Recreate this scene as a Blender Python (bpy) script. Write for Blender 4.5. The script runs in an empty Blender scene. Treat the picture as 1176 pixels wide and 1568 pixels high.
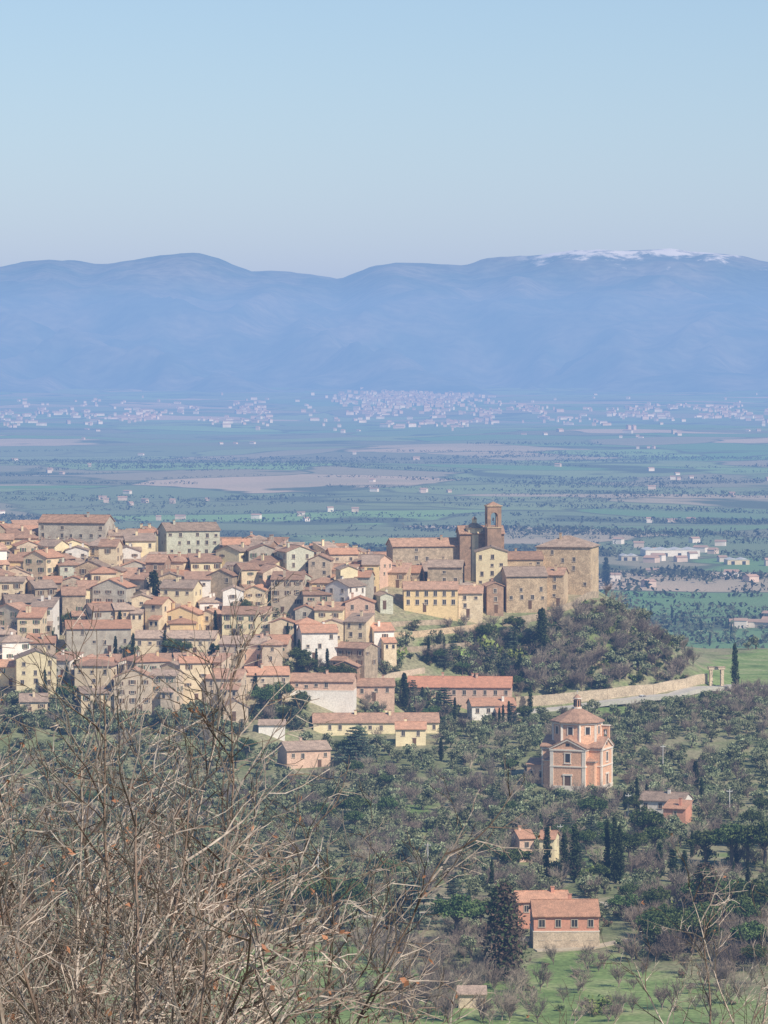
import bpy, math, random
from math import sin, cos, pi, radians, sqrt, atan, atan2
from mathutils import Vector, Matrix, noise
R = random.Random(7)
scene = bpy.context.scene
COL = scene.collection

# ------------------------------------------------------------------ camera geometry (survey helpers)
FPX = 6000.0; PITCH = atan(224/6000.0)
def ray(px, py):
    tx = (px-588)/FPX; ty = (784-py)/FPX
    return Vector((tx, cos(PITCH)+ty*sin(PITCH), -sin(PITCH)+ty*cos(PITCH)))
def at(px, py, Y):
    d = ray(px, py); return d*(Y/d.y)
def proj(p):
    f = p[1]*cos(PITCH)-p[2]*sin(PITCH); u = p[1]*sin(PITCH)+p[2]*cos(PITCH)
    return 588+FPX*p[0]/f, 784-FPX*u/f

def interp(x, kn):
    if x <= kn[0][0]: return kn[0][1]
    for i in range(1, len(kn)):
        if x <= kn[i][0]:
            a, b = kn[i-1], kn[i]
            return a[1]+(b[1]-a[1])*(x-a[0])/(b[0]-a[0])
    return kn[-1][1]
GK = [(-400,25),(-40,1),(0,-1.8),(20,-8),(50,-17),(200,-60),(500,-114),(780,-131.5),(900,-133),(1200,-131),(1280,-123),(1400,-114),(1600,-116),(1740,-126),(2500,-198),(14000,-200),(19500,-140),(24000,-110),(40000,-110)]
HK = [(-400,40),(-150,46),(-7,38),(40,35),(75,32),(86,26),(100,16),(116,4),(130,0)]
FK = [(-40,1262),(0,1320),(40,1350)]
def ground(X, Y):
    z = interp(Y, GK)
    if 1250 < Y < 1720:
        yf = interp(X, FK)
        if Y > yf:
            t = min(1, (Y-yf)/(1450-yf)); k = max(0, min(1, (X+60)/60))
            lin = t if t < .9 else .9+.1*(1-(1-min(1,(t-.9)/.1))**2)
            f = lin*(1-k)+sin(pi/2*t)*k
            if Y > 1490: f *= max(0, 1-(Y-1490)/220.0)
            z += f*interp(X, HK)
    if Y > 2600:
        k = min(1, (Y-2600)/3000.0)
        z += k*(26*noise.noise(Vector((X/1500.0, Y/1500.0, 3.1)))+10*noise.noise(Vector((X/600.0, Y/600.0, 7.7))))
    elif 100 < Y:
        z += 1.6*noise.noise(Vector((X/45.0, Y/45.0, 0.5)))
    return z
def hit(px, py, y0=700, y1=30000):
    d = ray(px, py); Y = y0; prev = y0
    while Y < y1:
        p = d*(Y/d.y)
        if p.z <= ground(p.x, Y):
            a, b = prev, Y
            for _ in range(14):
                m = (a+b)/2; q = d*(m/d.y)
                if q.z <= ground(q.x, m): b = m
                else: a = m
            q = d*(b/d.y); return Vector((q.x, b, ground(q.x, b)))
        prev = Y; Y += max(2.0, Y*0.003)
    return None
def inpoly(x, y, P):
    c = False; n = len(P)
    for i in range(n):
        x1, y1 = P[i]; x2, y2 = P[i-1]
        if (y1 > y) != (y2 > y) and x < (x2-x1)*(y-y1)/(y2-y1)+x1: c = not c
    return c

# ------------------------------------------------------------------ materials
def M(name, c1, c2=None, scale=1.0, rough=0.9, rnd=0.12, bump=0.0, lo=0.35, hi=0.65, fine=0.12, metal=0):
    m = bpy.data.materials.new(name); m.use_nodes = True
    nt = m.node_tree; N = nt.nodes; L = nt.links
    bs = N['Principled BSDF']; bs.inputs['Roughness'].default_value = rough
    bs.inputs['Specular IOR Level'].default_value = 0.2; bs.inputs['Metallic'].default_value = metal
    if c2 is None: c2 = tuple(v*0.8 for v in c1)
    tc = N.new('ShaderNodeTexCoord')
    no = N.new('ShaderNodeTexNoise'); no.inputs['Scale'].default_value = scale; no.inputs['Detail'].default_value = 4
    L.new(tc.outputs['Object'], no.inputs['Vector'])
    rp = N.new('ShaderNodeValToRGB')
    rp.color_ramp.elements[0].position = lo; rp.color_ramp.elements[0].color = (*c1, 1)
    rp.color_ramp.elements[1].position = hi; rp.color_ramp.elements[1].color = (*c2, 1)
    L.new(no.outputs['Fac'], rp.inputs['Fac'])
    oi = N.new('ShaderNodeObjectInfo')
    n2 = N.new('ShaderNodeTexNoise'); n2.inputs['Scale'].default_value = scale*7; n2.inputs['Detail'].default_value = 2
    L.new(tc.outputs['Object'], n2.inputs['Vector'])
    m1 = N.new('ShaderNodeMapRange'); m1.inputs[3].default_value = 1-rnd; m1.inputs[4].default_value = 1+rnd
    L.new(oi.outputs['Random'], m1.inputs[0])
    m2 = N.new('ShaderNodeMapRange'); m2.inputs[1].default_value = .3; m2.inputs[2].default_value = .7
    m2.inputs[3].default_value = 1-fine; m2.inputs[4].default_value = 1+fine
    L.new(n2.outputs['Fac'], m2.inputs[0])
    mu = N.new('ShaderNodeMath'); mu.operation = 'MULTIPLY'
    L.new(m1.outputs[0], mu.inputs[0]); L.new(m2.outputs[0], mu.inputs[1])
    hs = N.new('ShaderNodeHueSaturation'); L.new(rp.outputs[0], hs.inputs['Color']); L.new(mu.outputs[0], hs.inputs['Value'])
    L.new(hs.outputs[0], bs.inputs['Base Color'])
    if bump:
        bp = N.new('ShaderNodeBump'); bp.inputs['Distance'].default_value = bump; L.new(n2.outputs['Fac'], bp.inputs['Height'])
        L.new(bp.outputs[0], bs.inputs['Normal'])
    return m
def leafm(name, a, b, rnd=.25):
    # every leaf (mesh island) and every tree gets its own tone
    m = bpy.data.materials.new(name); m.use_nodes = True
    nt = m.node_tree; N = nt.nodes; L = nt.links
    N.remove(N['Principled BSDF']); bs = N.new('ShaderNodeBsdfDiffuse'); L.new(bs.outputs[0], N['Material Output'].inputs['Surface'])
    g = N.new('ShaderNodeNewGeometry'); oi = N.new('ShaderNodeObjectInfo')
    rp = N.new('ShaderNodeValToRGB'); rp.color_ramp.elements[0].color = (*[v*.8 for v in b], 1); rp.color_ramp.elements[1].color = (*[v*1.15 for v in a], 1)
    L.new(g.outputs['Random Per Island'], rp.inputs['Fac'])
    m1 = N.new('ShaderNodeMapRange'); m1.inputs[3].default_value = 1-rnd; m1.inputs[4].default_value = 1+rnd; L.new(oi.outputs['Random'], m1.inputs[0])
    hu = N.new('ShaderNodeMapRange'); hu.inputs[3].default_value = .47; hu.inputs[4].default_value = .51; L.new(oi.outputs['Random'], hu.inputs[0])
    hs = N.new('ShaderNodeHueSaturation'); L.new(rp.outputs[0], hs.inputs['Color']); L.new(m1.outputs[0], hs.inputs['Value']); L.new(hu.outputs[0], hs.inputs['Hue'])
    L.new(hs.outputs[0], bs.inputs['Color'])
    return m

W = {
 'cream': M('plaster_cream', (.79,.64,.43), (.65,.51,.33), .45, fine=.18),
 'yellow': M('plaster_yellow', (.80,.59,.32), (.70,.52,.28), .35),
 'paleyellow': M('plaster_pale_yellow', (.86,.73,.46), (.74,.61,.38), .35),
 'beige': M('plaster_beige', (.64,.51,.37), (.49,.39,.28), .5, fine=.22),
 'grey': M('plaster_grey', (.56,.50,.40), (.43,.37,.29), .5, fine=.22),
 'green': M('plaster_greenish', (.60,.59,.46), (.50,.48,.37), .3, fine=.18),
 'stone': M('rubble_stone', (.51,.40,.28), (.33,.26,.18), .8, fine=.32, bump=.1),
 'tan': M('tan_stone', (.63,.47,.30), (.45,.33,.21), .45, fine=.3, bump=.1),
 'brick': M('old_brick', (.42,.27,.18), (.28,.19,.13), .6, fine=.28, bump=.05),
 'pink': M('plaster_pink', (.71,.48,.35), (.61,.41,.30), .35, fine=.18),
 'salmon': M('plaster_salmon', (.66,.31,.21), (.57,.29,.20), .35, rnd=.03),
 'churchorange': M('plaster_church_orange', (.79,.46,.29), (.67,.41,.27), .3, rnd=.0, fine=.2),
 'white': M('plaster_white', (.85,.79,.70), (.76,.69,.60), .3),
 'coral': M('plaster_coral', (.66,.30,.20), (.58,.28,.19), .3),
}
RF = {
 'a': M('roof_tiles_brown', (.48,.29,.195), (.33,.205,.14), .7, fine=.38, rnd=.24, bump=.1),
 'b': M('roof_tiles_weathered', (.44,.32,.24), (.30,.22,.165), .6, fine=.38, rnd=.24, bump=.1),
 'c': M('roof_tiles_terracotta', (.57,.305,.19), (.42,.235,.15), .7, fine=.32, rnd=.2, bump=.1),
 'd': M('roof_tiles_orange', (.62,.29,.18), (.48,.235,.15), .7, fine=.25, rnd=.1, bump=.1),
}
PANE = M('window_glass_dark', (.04,.038,.038), (.07,.065,.065), .5, rough=.35, rnd=.3)
TRIM = M('window_trim', (.60,.50,.39), (.50,.42,.33), 1)
WTRIM = M('white_stucco_trim', (.82,.73,.62), (.72,.63,.53), 1, rnd=0)
SHB = M('shutter_brown', (.17,.10,.06), None, 2); SHG = M('shutter_green', (.08,.13,.08), None, 2)
BARK = M('bark', (.16,.125,.095), (.09,.07,.055), 3, rnd=.2)
TWIG = M('twig_bark', (.53,.44,.36), (.31,.24,.19), 2.5, rnd=.15, fine=.3)
TWIG2 = M('twig_bark_brown', (.25,.175,.135), (.15,.105,.08), 2.5)
DRYL = M('dry_leaf', (.42,.20,.11), (.28,.13,.08), 3)
FAR_TWIG = leafm('thicket_twig', (.34,.28,.21), (.21,.175,.135))
OL1 = leafm('olive_leaf_light', (.30,.33,.19), (.205,.23,.13)); OL2 = leafm('olive_leaf_dark', (.14,.165,.085), (.095,.115,.055))
CY1 = leafm('cypress_leaf', (.045,.062,.03), (.028,.042,.02)); CY2 = leafm('cypress_leaf_light', (.08,.105,.045), (.055,.075,.03))
PN1 = leafm('pine_needle', (.075,.12,.045), (.05,.08,.03)); PN2 = leafm('pine_needle_light', (.14,.19,.07), (.10,.135,.05))
CD1 = leafm('cedar_needle', (.08,.11,.075), (.055,.075,.055)); CD2 = leafm('cedar_needle_light', (.14,.175,.12), (.10,.13,.085))
SH1 = leafm('shrub_leaf', (.19,.215,.09), (.13,.145,.06)); SH2 = leafm('shrub_leaf_bright', (.26,.34,.10), (.18,.24,.07))
RB1 = leafm('reddish_conifer', (.13,.09,.065), (.08,.058,.044)); SH3 = leafm('brown_shrub_leaf', (.29,.22,.14), (.19,.145,.09))
FARL = leafm('far_foliage', (.10,.115,.065), (.07,.08,.048))
ASPH = M('pale_asphalt', (.52,.48,.42), (.44,.41,.36), .3, rnd=0)
DIRT = M('dirt_track', (.54,.46,.35), (.42,.36,.27), .2, rnd=0)
WSTONE = M('retaining_wall_stone', (.66,.53,.37), (.50,.40,.28), .35, fine=.25, rnd=.1, bump=.1)
CARP = M('car_paint_white', (.8,.8,.8), (.78,.78,.78), 1, rough=.3, rnd=0, fine=0); TYRE = M('tyre_rubber', (.02,.02,.02), None, 1)
CONC = M('pole_concrete', (.6,.57,.52), None, 1); METAL = M('metal_sheet', (.6,.6,.6), (.5,.5,.5), .2)

# ------------------------------------------------------------------ mesh builder
class MB:
    def __init__(s): s.v=[]; s.f=[]; s.m=[]; s.mats=[]
    def mi(s, mat):
        if mat not in s.mats: s.mats.append(mat)
        return s.mats.index(mat)
    def poly(s, pts, mat):
        b=len(s.v); s.v += [tuple(p) for p in pts]; s.f.append(tuple(range(b, b+len(pts)))); s.m.append(s.mi(mat))
    def hexa(s, p, mat):   # p: 4 bottom ccw, 4 top ccw
        b=len(s.v); s.v += [tuple(q) for q in p]; k=s.mi(mat)
        for f in ((3,2,1,0),(4,5,6,7),(0,1,5,4),(1,2,6,5),(2,3,7,6),(3,0,4,7)):
            s.f.append(tuple(b+i for i in f)); s.m.append(k)
    def box(s, x0,x1,y0,y1,z0,z1, mat):
        s.hexa([(x0,y0,z0),(x1,y0,z0),(x1,y1,z0),(x0,y1,z0),(x0,y0,z1),(x1,y0,z1),(x1,y1,z1),(x0,y1,z1)], mat)
    def prism(s, n, r0, r1, z0, z1, mat, cx=0, cy=0, ph=0):
        b=len(s.v); k=s.mi(mat)
        for r,z in ((r0,z0),(r1,z1)):
            for i in range(n):
                a=ph+2*pi*i/n; s.v.append((cx+r*cos(a), cy+r*sin(a), z))
        for i in range(n):
            j=(i+1)%n; s.f.append((b+i,b+j,b+n+j,b+n+i)); s.m.append(k)
        s.f.append(tuple(b+n-1-i for i in range(n))); s.m.append(k)
        s.f.append(tuple(b+n+i for i in range(n))); s.m.append(k)
    def tube(s, pts, rad, mat, n=4):
        b=len(s.v); k=s.mi(mat); m=len(pts)
        for i,p in enumerate(pts):
            d=(pts[min(i+1,m-1)]-pts[max(i-1,0)])
            if d.length<1e-9: d=Vector((0,0,1))
            d.normalize(); a=Vector((0,1,0)) if abs(d.y)<.9 else Vector((1,0,0))
            u=d.cross(a).normalized(); w=d.cross(u)
            for j in range(n):
                t=2*pi*j/n; q=p+(u*cos(t)+w*sin(t))*rad[i]; s.v.append((q.x,q.y,q.z))
        for i in range(m-1):
            for j in range(n):
                j2=(j+1)%n; s.f.append((b+i*n+j,b+i*n+j2,b+(i+1)*n+j2,b+(i+1)*n+j)); s.m.append(k)
    def leaf(s, c, sz, mat, rr):
        u=Vector((rr.gauss(0,1),rr.gauss(0,1),rr.gauss(0,1))).normalized()
        w=u.cross(Vector((rr.gauss(0,1),rr.gauss(0,1),rr.gauss(0,1)))).normalized()
        u*=sz; w*=sz*rr.uniform(.35,.7); b=len(s.v)
        for q in (c-u,c-w*.9,c+u,c+w): s.v.append((q.x,q.y,q.z))
        s.f.append((b,b+1,b+2,b+3)); s.m.append(s.mi(mat))
    def clump(s, c, r, n, sz, mat, rr, sq=.8):
        for _ in range(n):
            d=Vector((rr.gauss(0,1),rr.gauss(0,1),rr.gauss(0,1))).normalized()*r*rr.uniform(.45,1.08)
            d.z*=sq; s.leaf(c+d, sz*rr.uniform(.6,1.3), mat, rr)
    def mesh(s, name):
        me=bpy.data.meshes.new(name); me.from_pydata(s.v,[],s.f)
        for m in s.mats: me.materials.append(m)
        me.polygons.foreach_set('material_index', s.m); me.update(); return me
    def obj(s, name, loc=(0,0,0), rot=0, parent=None):
        o=bpy.data.objects.new(name, s.mesh(name)); o.location=loc; o.rotation_euler[2]=rot
        COL.objects.link(o)
        if parent: o.parent=parent
        return o
def inst(name, me, loc, rot=0, sc=1, parent=None):
    o=bpy.data.objects.new(name, me); o.location=loc; o.rotation_euler[2]=rot
    o.scale = sc if isinstance(sc, tuple) else (sc,sc,sc); COL.objects.link(o)
    if parent: o.parent=parent
    return o
def empty(name):
    o=bpy.data.objects.new(name, None); COL.objects.link(o); return o

# ------------------------------------------------------------------ houses
FOOT=[]   # X,Y,w,d
LM=[]     # x0,x1,Y,visbase
def window(mb, side, u, z, w, d, pw=1.0, ph=1.5, sh=None, trim=TRIM, arch=False):
    def bx(u0,u1,z0,z1,p0,p1,m):
        if side=='f': mb.box(u0,u1,-d/2-p1,-d/2-p0,z0,z1,m)
        elif side=='b': mb.box(u0,u1,d/2+p0,d/2+p1,z0,z1,m)
        elif side=='r': mb.box(w/2+p0,w/2+p1,u0,u1,z0,z1,m)
        else: mb.box(-w/2-p1,-w/2-p0,u0,u1,z0,z1,m)
    t=.16
    bx(u-pw/2,u+pw/2,z-ph/2,z+ph/2,-.02,.03,PANE)
    bx(u-pw/2-t,u-pw/2,z-ph/2,z+ph/2,-.02,.1,trim); bx(u+pw/2,u+pw/2+t,z-ph/2,z+ph/2,-.02,.1,trim)
    bx(u-pw/2-t,u+pw/2+t,z+ph/2,z+ph/2+t,-.02,.13,trim); bx(u-pw/2-t-.08,u+pw/2+t+.08,z-ph/2-t,z-ph/2,-.02,.2,trim)
    bx(u-.04,u+.04,z-ph/2,z+ph/2,.03,.06,trim)
    if sh:
        bx(u-pw/2-t-.5,u-pw/2-t,z-ph/2,z+ph/2,.0,.09,sh); bx(u+pw/2+t,u+pw/2+t+.5,z-ph/2,z+ph/2,.0,.09,sh)
def house(name, X, Y, w, d, ztop, rot=0, roof='gx', wall='beige', rf='a', pitch=.38, gz=None, win=True, skip=.25, sh=None, chim=1, rr=R, band=None, pw=1.0, ph=1.5, cs=3.2, annex=0):
    if gz is None: gz=ground(X,Y)
    h=max(3.0, ztop-gz); mb=MB(); wm=W[wall]; rm=RF[rf]; ov=.6; th=.22
    a,b=w/2,d/2
    if roof=='gx':
        rh=b*pitch
        for sx in (-1,1): mb.poly([(sx*a,-b,-6),(sx*a,b,-6),(sx*a,b,h),(sx*a,0,h+rh),(sx*a,-b,h)],wm)
        for sy in (-1,1):
            mb.poly([(-a,sy*b,-6),(a,sy*b,-6),(a,sy*b,h),(-a,sy*b,h)],wm)
            e=b+ov; z0=h-ov*pitch
            mb.hexa([(-a-.35,sy*e,z0),(a+.35,sy*e,z0),(a+.35,0,h+rh),(-a-.35,0,h+rh),(-a-.35,sy*e,z0+th),(a+.35,sy*e,z0+th),(a+.35,0,h+rh+th),(-a-.35,0,h+rh+th)],rm)
        mb.box(-a-.3,a+.3,-.15,.15,h+rh+th-.04,h+rh+th+.1,rm)
    elif roof=='gy':
        rh=a*pitch
        for sy in (-1,1): mb.poly([(-a,sy*b,-6),(a,sy*b,-6),(a,sy*b,h),(0,sy*b,h+rh),(-a,sy*b,h)],wm)
        for sx in (-1,1):
            mb.poly([(sx*a,-b,-6),(sx*a,b,-6),(sx*a,b,h),(sx*a,-b,h)],wm)
            e=a+ov; z0=h-ov*pitch
            mb.hexa([(sx*e,-b-.35,z0),(sx*e,b+.35,z0),(0,b+.35,h+rh),(0,-b-.35,h+rh),(sx*e,-b-.35,z0+th),(sx*e,b+.35,z0+th),(0,b+.35,h+rh+th),(0,-b-.35,h+rh+th)],rm)
        mb.box(-.15,.15,-b-.3,b+.3,h+rh+th-.04,h+rh+th+.1,rm)
    elif roof=='hip':
        mb.box(-a,a,-b,b,-6,h,wm); rh=min(a,b)*pitch*1.1; k=max(0,a-b); k2=max(0,b-a)
        mb.box(-a-ov,a+ov,-b-ov,b+ov,h+.003,h+.2,rm)
        A,B=a+ov-.03,b+ov-.03; z=h+.2
        p=[(-A,-B,z),(A,-B,z),(A,B,z),(-A,B,z)]; q=[(-k,-k2,z+rh),(k,-k2,z+rh),(k,k2,z+rh),(-k,k2,z+rh)]
        if k>0:
            mb.poly([p[0],p[1],q[1],q[0]],rm); mb.poly([p[2],p[3],q[3],q[2]],rm); mb.poly([p[1],p[2],q[1]],rm); mb.poly([p[3],p[0],q[0]],rm)
        else:
            mb.poly([p[0],p[1],q[0]],rm); mb.poly([p[1],p[2],q[2],q[1]],rm); mb.poly([p[2],p[3],q[2]],rm); mb.poly([p[3],p[0],q[0],q[3]],rm)
    else: # shed, falls to the front
        rh=d*pitch*.6
        mb.hexa([(-a,-b,-6),(a,-b,-6),(a,b,-6),(-a,b,-6),(-a,-b,h),(a,-b,h),(a,b,h+rh),(-a,b,h+rh)],wm)
        s_=rh/d
        mb.hexa([(-a-.3,-b-ov,h-ov*s_+.01),(a+.3,-b-ov,h-ov*s_+.01),(a+.3,b+.2,h+rh+.2*s_+.01),(-a-.3,b+.2,h+rh+.2*s_+.01),(-a-.3,-b-ov,h-ov*s_+th),(a+.3,-b-ov,h-ov*s_+th),(a+.3,b+.2,h+rh+.2*s_+th),(-a-.3,b+.2,h+rh+.2*s_+th)],rm)
    for _ in range(chim):
        cx=rr.uniform(-a*.6,a*.6); cy=rr.uniform(-b*.5,b*.5)
        mb.box(cx-.4,cx+.4,cy-.35,cy+.35,h-.2,h+rh+1.1,wm); mb.box(cx-.52,cx+.52,cy-.47,cy+.47,h+rh+1.1,h+rh+1.3,rm)
    if annex:   # lower lean-to volume built against the front, with its own tiled roof
        aw=w*rr.uniform(.4,.65); ax=rr.choice((-1,1))*(a-aw/2)*.95; ad=rr.uniform(2.5,4); ah=h*rr.uniform(.4,.62)
        mb.hexa([(ax-aw/2,-b-ad,-6),(ax+aw/2,-b-ad,-6),(ax+aw/2,-b+.1,-6),(ax-aw/2,-b+.1,-6),(ax-aw/2,-b-ad,ah),(ax+aw/2,-b-ad,ah),(ax+aw/2,-b+.1,ah+ad*.4),(ax-aw/2,-b+.1,ah+ad*.4)],W[rr.choice(('cream','beige','stone','grey'))])
        mb.hexa([(ax-aw/2-.25,-b-ad-.5,ah-.18),(ax+aw/2+.25,-b-ad-.5,ah-.18),(ax+aw/2+.25,-b+.05,ah+ad*.4+.02),(ax-aw/2-.25,-b+.05,ah+ad*.4+.02),(ax-aw/2-.25,-b-ad-.5,ah+.03),(ax+aw/2+.25,-b-ad-.5,ah+.03),(ax+aw/2+.25,-b+.05,ah+ad*.4+.22),(ax-aw/2-.25,-b+.05,ah+ad*.4+.22)],rm)
        for uu in (-.25,.25):
            if ah>2.6: mb.box(ax+uu*aw-.45,ax+uu*aw+.45,-b-ad-.04,-b-ad+.05,ah-2.1,ah-.8,PANE); mb.box(ax+uu*aw-.6,ax+uu*aw+.6,-b-ad-.12,-b-ad+.05,ah-2.25,ah-2.1,TRIM)
    if band:
        bw=W[band]; mb.box(-a-.12,a+.12,-b-.12,b+.12,-6,h*.5,bw)
        mb.box(-a-.2,a+.2,-b-.2,b+.2,h*.5,h*.5+.2,WTRIM)
    if win:
        nf=max(1,int((h-.6)/3.0))
        for side,L_ in (('f',w),('l',d),('r',d)):
            nc=max(1,int((L_-1.0)/cs)); st=L_/nc; zoff=rr.uniform(-.2,.2)
            for fl in range(nf):
                z=h-1.7-fl*3.0+zoff
                if z<.9: continue
                for c in range(nc):
                    if rr.random()<skip+(.25 if side!='f' else 0): continue
                    u=-L_/2+st*(c+.5)+(rr.uniform(-.35,.35) if skip>0.12 else 0)
                    zz=z+(rr.uniform(-.25,.25) if skip>.12 else 0)
                    window(mb,side,u,zz,w,d,pw=pw*rr.choice((1,1,.85)),ph=ph*rr.choice((1,1,.8,.6)) if skip>.12 else ph,sh=sh)
        if h<14 and band is None:
            u=rr.uniform(-a*.5,a*.5); mb.box(u-.6,u+.6,-b-.07,-b+.02,-1,2.1,SHB); mb.box(u-.8,u+.8,-b-.14,-b+.02,2.1,2.3,TRIM)
    FOOT.append((X,Y,w,d))
    return mb.obj(name,(X,Y,gz),rot)
def L(name,x0,x1,ye,Y,d,rot,roof,wall,rf,vb,**k):
    xc=(x0+x1)/2
    if Y is None: Y=hit(xc,vb).y+d/2
    p=at(xc,ye,Y-d/2*cos(rot)); w=(x1-x0)/FPX*Y
    w=max(4,(w-abs(sin(rot))*d)/cos(rot))
    LM.append((x0,x1,Y,vb))
    return house(name,p.x,Y,w,d,p.z,rot,roof,wall,rf,**k)

L('castle_palace',822,920,838,1440,18,-.22,'hip','tan','b',905,skip=.5,chim=1)
L('stone_palazzo',768,838,882,1412,15,.12,'gx','tan','b',950,skip=.5)
L('chapel_house',729,777,845,1422,12,.0,'gy','paleyellow','b',868,skip=.45,pitch=.3,chim=0)
L('church_nave',700,772,817,1450,13,.08,'gx','brick','a',895,win=False,chim=0)
L('church_hall',592,705,836,1450,13,.18,'gx','stone','a',872,skip=.55)
L('old_rectory',655,712,868,1424,11,-.1,'gx','stone','b',890,skip=.5)
L('stone_town_house',836,872,880,1416,11,-.2,'gx','tan','a',925,skip=.5)
L('brick_town_house',772,832,856,1432,12,.1,'gx','tan','a',880,skip=.6)
L('yellow_palazzo',617,701,902,1397,11,.03,'gx','yellow','a',949,skip=.05,chim=2,cs=3.0,pw=1.15,ph=1.7,pitch=.4)
L('beige_town_house',702,741,908,1399,11,-.05,'gx','cream','a',948,skip=.25)
L('brown_town_house',741,771,897,1406,11,.1,'gy','brick','a',950,skip=.4)
L('white_town_house',572,602,912,1392,12,.2,'gy','green','b',960,skip=.2)
L('green_grey_palazzo',240,336,812,1458,13,.3,'gx','green','b',856,skip=.3)
L('grey_palazzo',58,172,800,1470,13,-.2,'gx','grey','a',832,skip=.35)
L('yellow_town_house',340,416,940,None,11,-.05,'gx','paleyellow','a',980,skip=.15,sh=SHG)
L('white_villa',455,517,968,None,11,.15,'gx','white','c',1018,skip=.6)
L('beige_country_house',372,443,1033,None,11,.1,'gx','beige','c',1066,skip=.2)
L('pink_terrace_house',445,545,1043,None,11,-.08,'gx','pink','a',1083,skip=.25,band='white')
L('rose_house',543,604,1050,None,10,.05,'gx','pink','a',1080,skip=.2)
L('long_terracotta_house',624,786,1052,None,14,-.06,'gx','pink','d',1084,skip=.1,chim=3,pitch=.42)
L('white_house_with_terrace',716,790,1080,None,10,.15,'gx','white','c',1103,skip=.1,annex=1)
L('long_low_farmhouse',478,672,1106,None,12,.04,'gx','paleyellow','a',1124,skip=.3,chim=3,pitch=.4)
L('cream_villa',606,652,1116,None,9,0,'gx','paleyellow','c',1142,skip=.1)
L('rustic_farmhouse',424,506,1148,None,11,.3,'gx','pink','b',1176,skip=.2)
L('stone_barn',334,380,1083,None,12,.15,'gy','beige','b',1108,skip=.8,pitch=.55)
L('orange_and_white_cottage',980,1063,1226,None,10,-.35,'gx','white','b',1254,skip=.35)
L('orange_cottage',1016,1062,1238,None,7,-.35,'shed','salmon','c',1262,skip=.3)
L('peach_farmhouse',787,815,1283,None,8,.25,'gx','pink','c',1320,skip=.1)
L('cream_farmhouse_wing',826,858,1284,None,8,-.2,'gx','paleyellow','c',1322,skip=.3)
L('salmon_villa_rear_block',787,872,1380,None,9,.1,'gx','salmon','c',1422,skip=.05)
L('salmon_villa',815,917,1402,None,12,.03,'gx','salmon','c',1452,skip=.0,band='beige',pitch=.45,pw=1.3,ph=1.6,chim=1)
L('pale_yellow_house',18,86,1008,None,11,.15,'gy','paleyellow','b',1068,skip=.2)
L('cream_townhouse_row',205,335,977,None,11,-.1,'gx','cream','b',1008,skip=.2)
L('tall_beige_house',96,200,962,None,12,.12,'gx','grey','c',1006,skip=.3)
L('garden_shed',702,744,1524,None,4,0,'shed','beige','b',1544,win=False,chim=0)
L('tool_shed',302,352,1404,None,5,.1,'shed','beige','b',1414,win=False,chim=0)
L('white_shed',396,436,1118,None,5,0,'shed','white','b',1128,win=False,chim=0)

# fill the medieval town
TOWN=[(-400,836),(0,836),(560,868),(700,883),(900,900),(900,915),(760,925),(600,925),(590,962),(585,1000),(600,1030),(560,1062),(452,1070),(440,1085),(340,1092),(-400,1098)]
SKY=[(-300,800),(0,793),(60,797),(120,790),(200,808),(240,800),(340,818),(400,818),(450,832),(530,830),(565,842),(620,845),(700,850),(900,870)]
rr=random.Random(21); nm=['stone_house','town_house','plaster_house','narrow_house','corner_house']
walls=['cream']*9+['beige']*7+['grey']*3+['stone']*4+['paleyellow']*5+['green']*2+['pink']*2+['yellow']*3+['white']*5+['tan']*3+['brick']*1
placed=[]; NLM=len(FOOT)
Yv=1489
while Yv>1250:
    X=-220+rr.uniform(-6,6)
    while X<85:
        w=rr.uniform(6,12.5); d=rr.uniform(8,11.5); X+=w/2; Y=Yv+rr.uniform(-3.5,3.5)
        g=ground(X,Y); px,py=proj((X,Y,g))
        ok=inpoly(px,py,TOWN)
        for (a,b,c,e) in FOOT[:NLM]:
            if abs(X-a)<(w+c)*.44 and abs(Y-b)<(d+e)*.42: ok=False
        for (a,b,c,e) in placed:
            if abs(X-a)<(w+c)*.30 and abs(Y-b)<(d+e)*.34: ok=False
        if ok:
            h=rr.uniform(5.5,13)
            if rr.random()<.15: h+=3
            pxt,pyt=proj((X,Y,g+h+2.2)); cap=interp(px,SKY)+rr.uniform(0,10)
            half=w/2/Y*FPX
            for (x0,x1,ly,vb) in LM:
                if ly>Y+3 and px+half>x0+5 and px-half<x1-5: cap=max(cap,vb-6)
            if pyt<cap: h-= (cap-pyt)/FPX*Y
            if h>2.8:
                wl=rr.choice(walls)
                house(rr.choice(nm),X,Y,w,d,g+h,rr.uniform(-.6,.45) if rr.random()<.75 else rr.uniform(-.15,.15),rr.choice(('gx','gx','gx','gy','gy','gy','hip','shed')),wl,rr.choice('aaaabbbccc'),pitch=rr.uniform(.32,.46),skip=rr.uniform(.1,.45),sh=rr.choice((None,None,SHB,SHG)),chim=rr.choice((0,1,1,2)),rr=rr,annex=(rr.random()<.4 and h>5.5))
                placed.append((X,Y,w,d))
        X+=w/2+rr.choice((-.8,-.3,.2,1.2))
    Yv-=12.2

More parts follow.
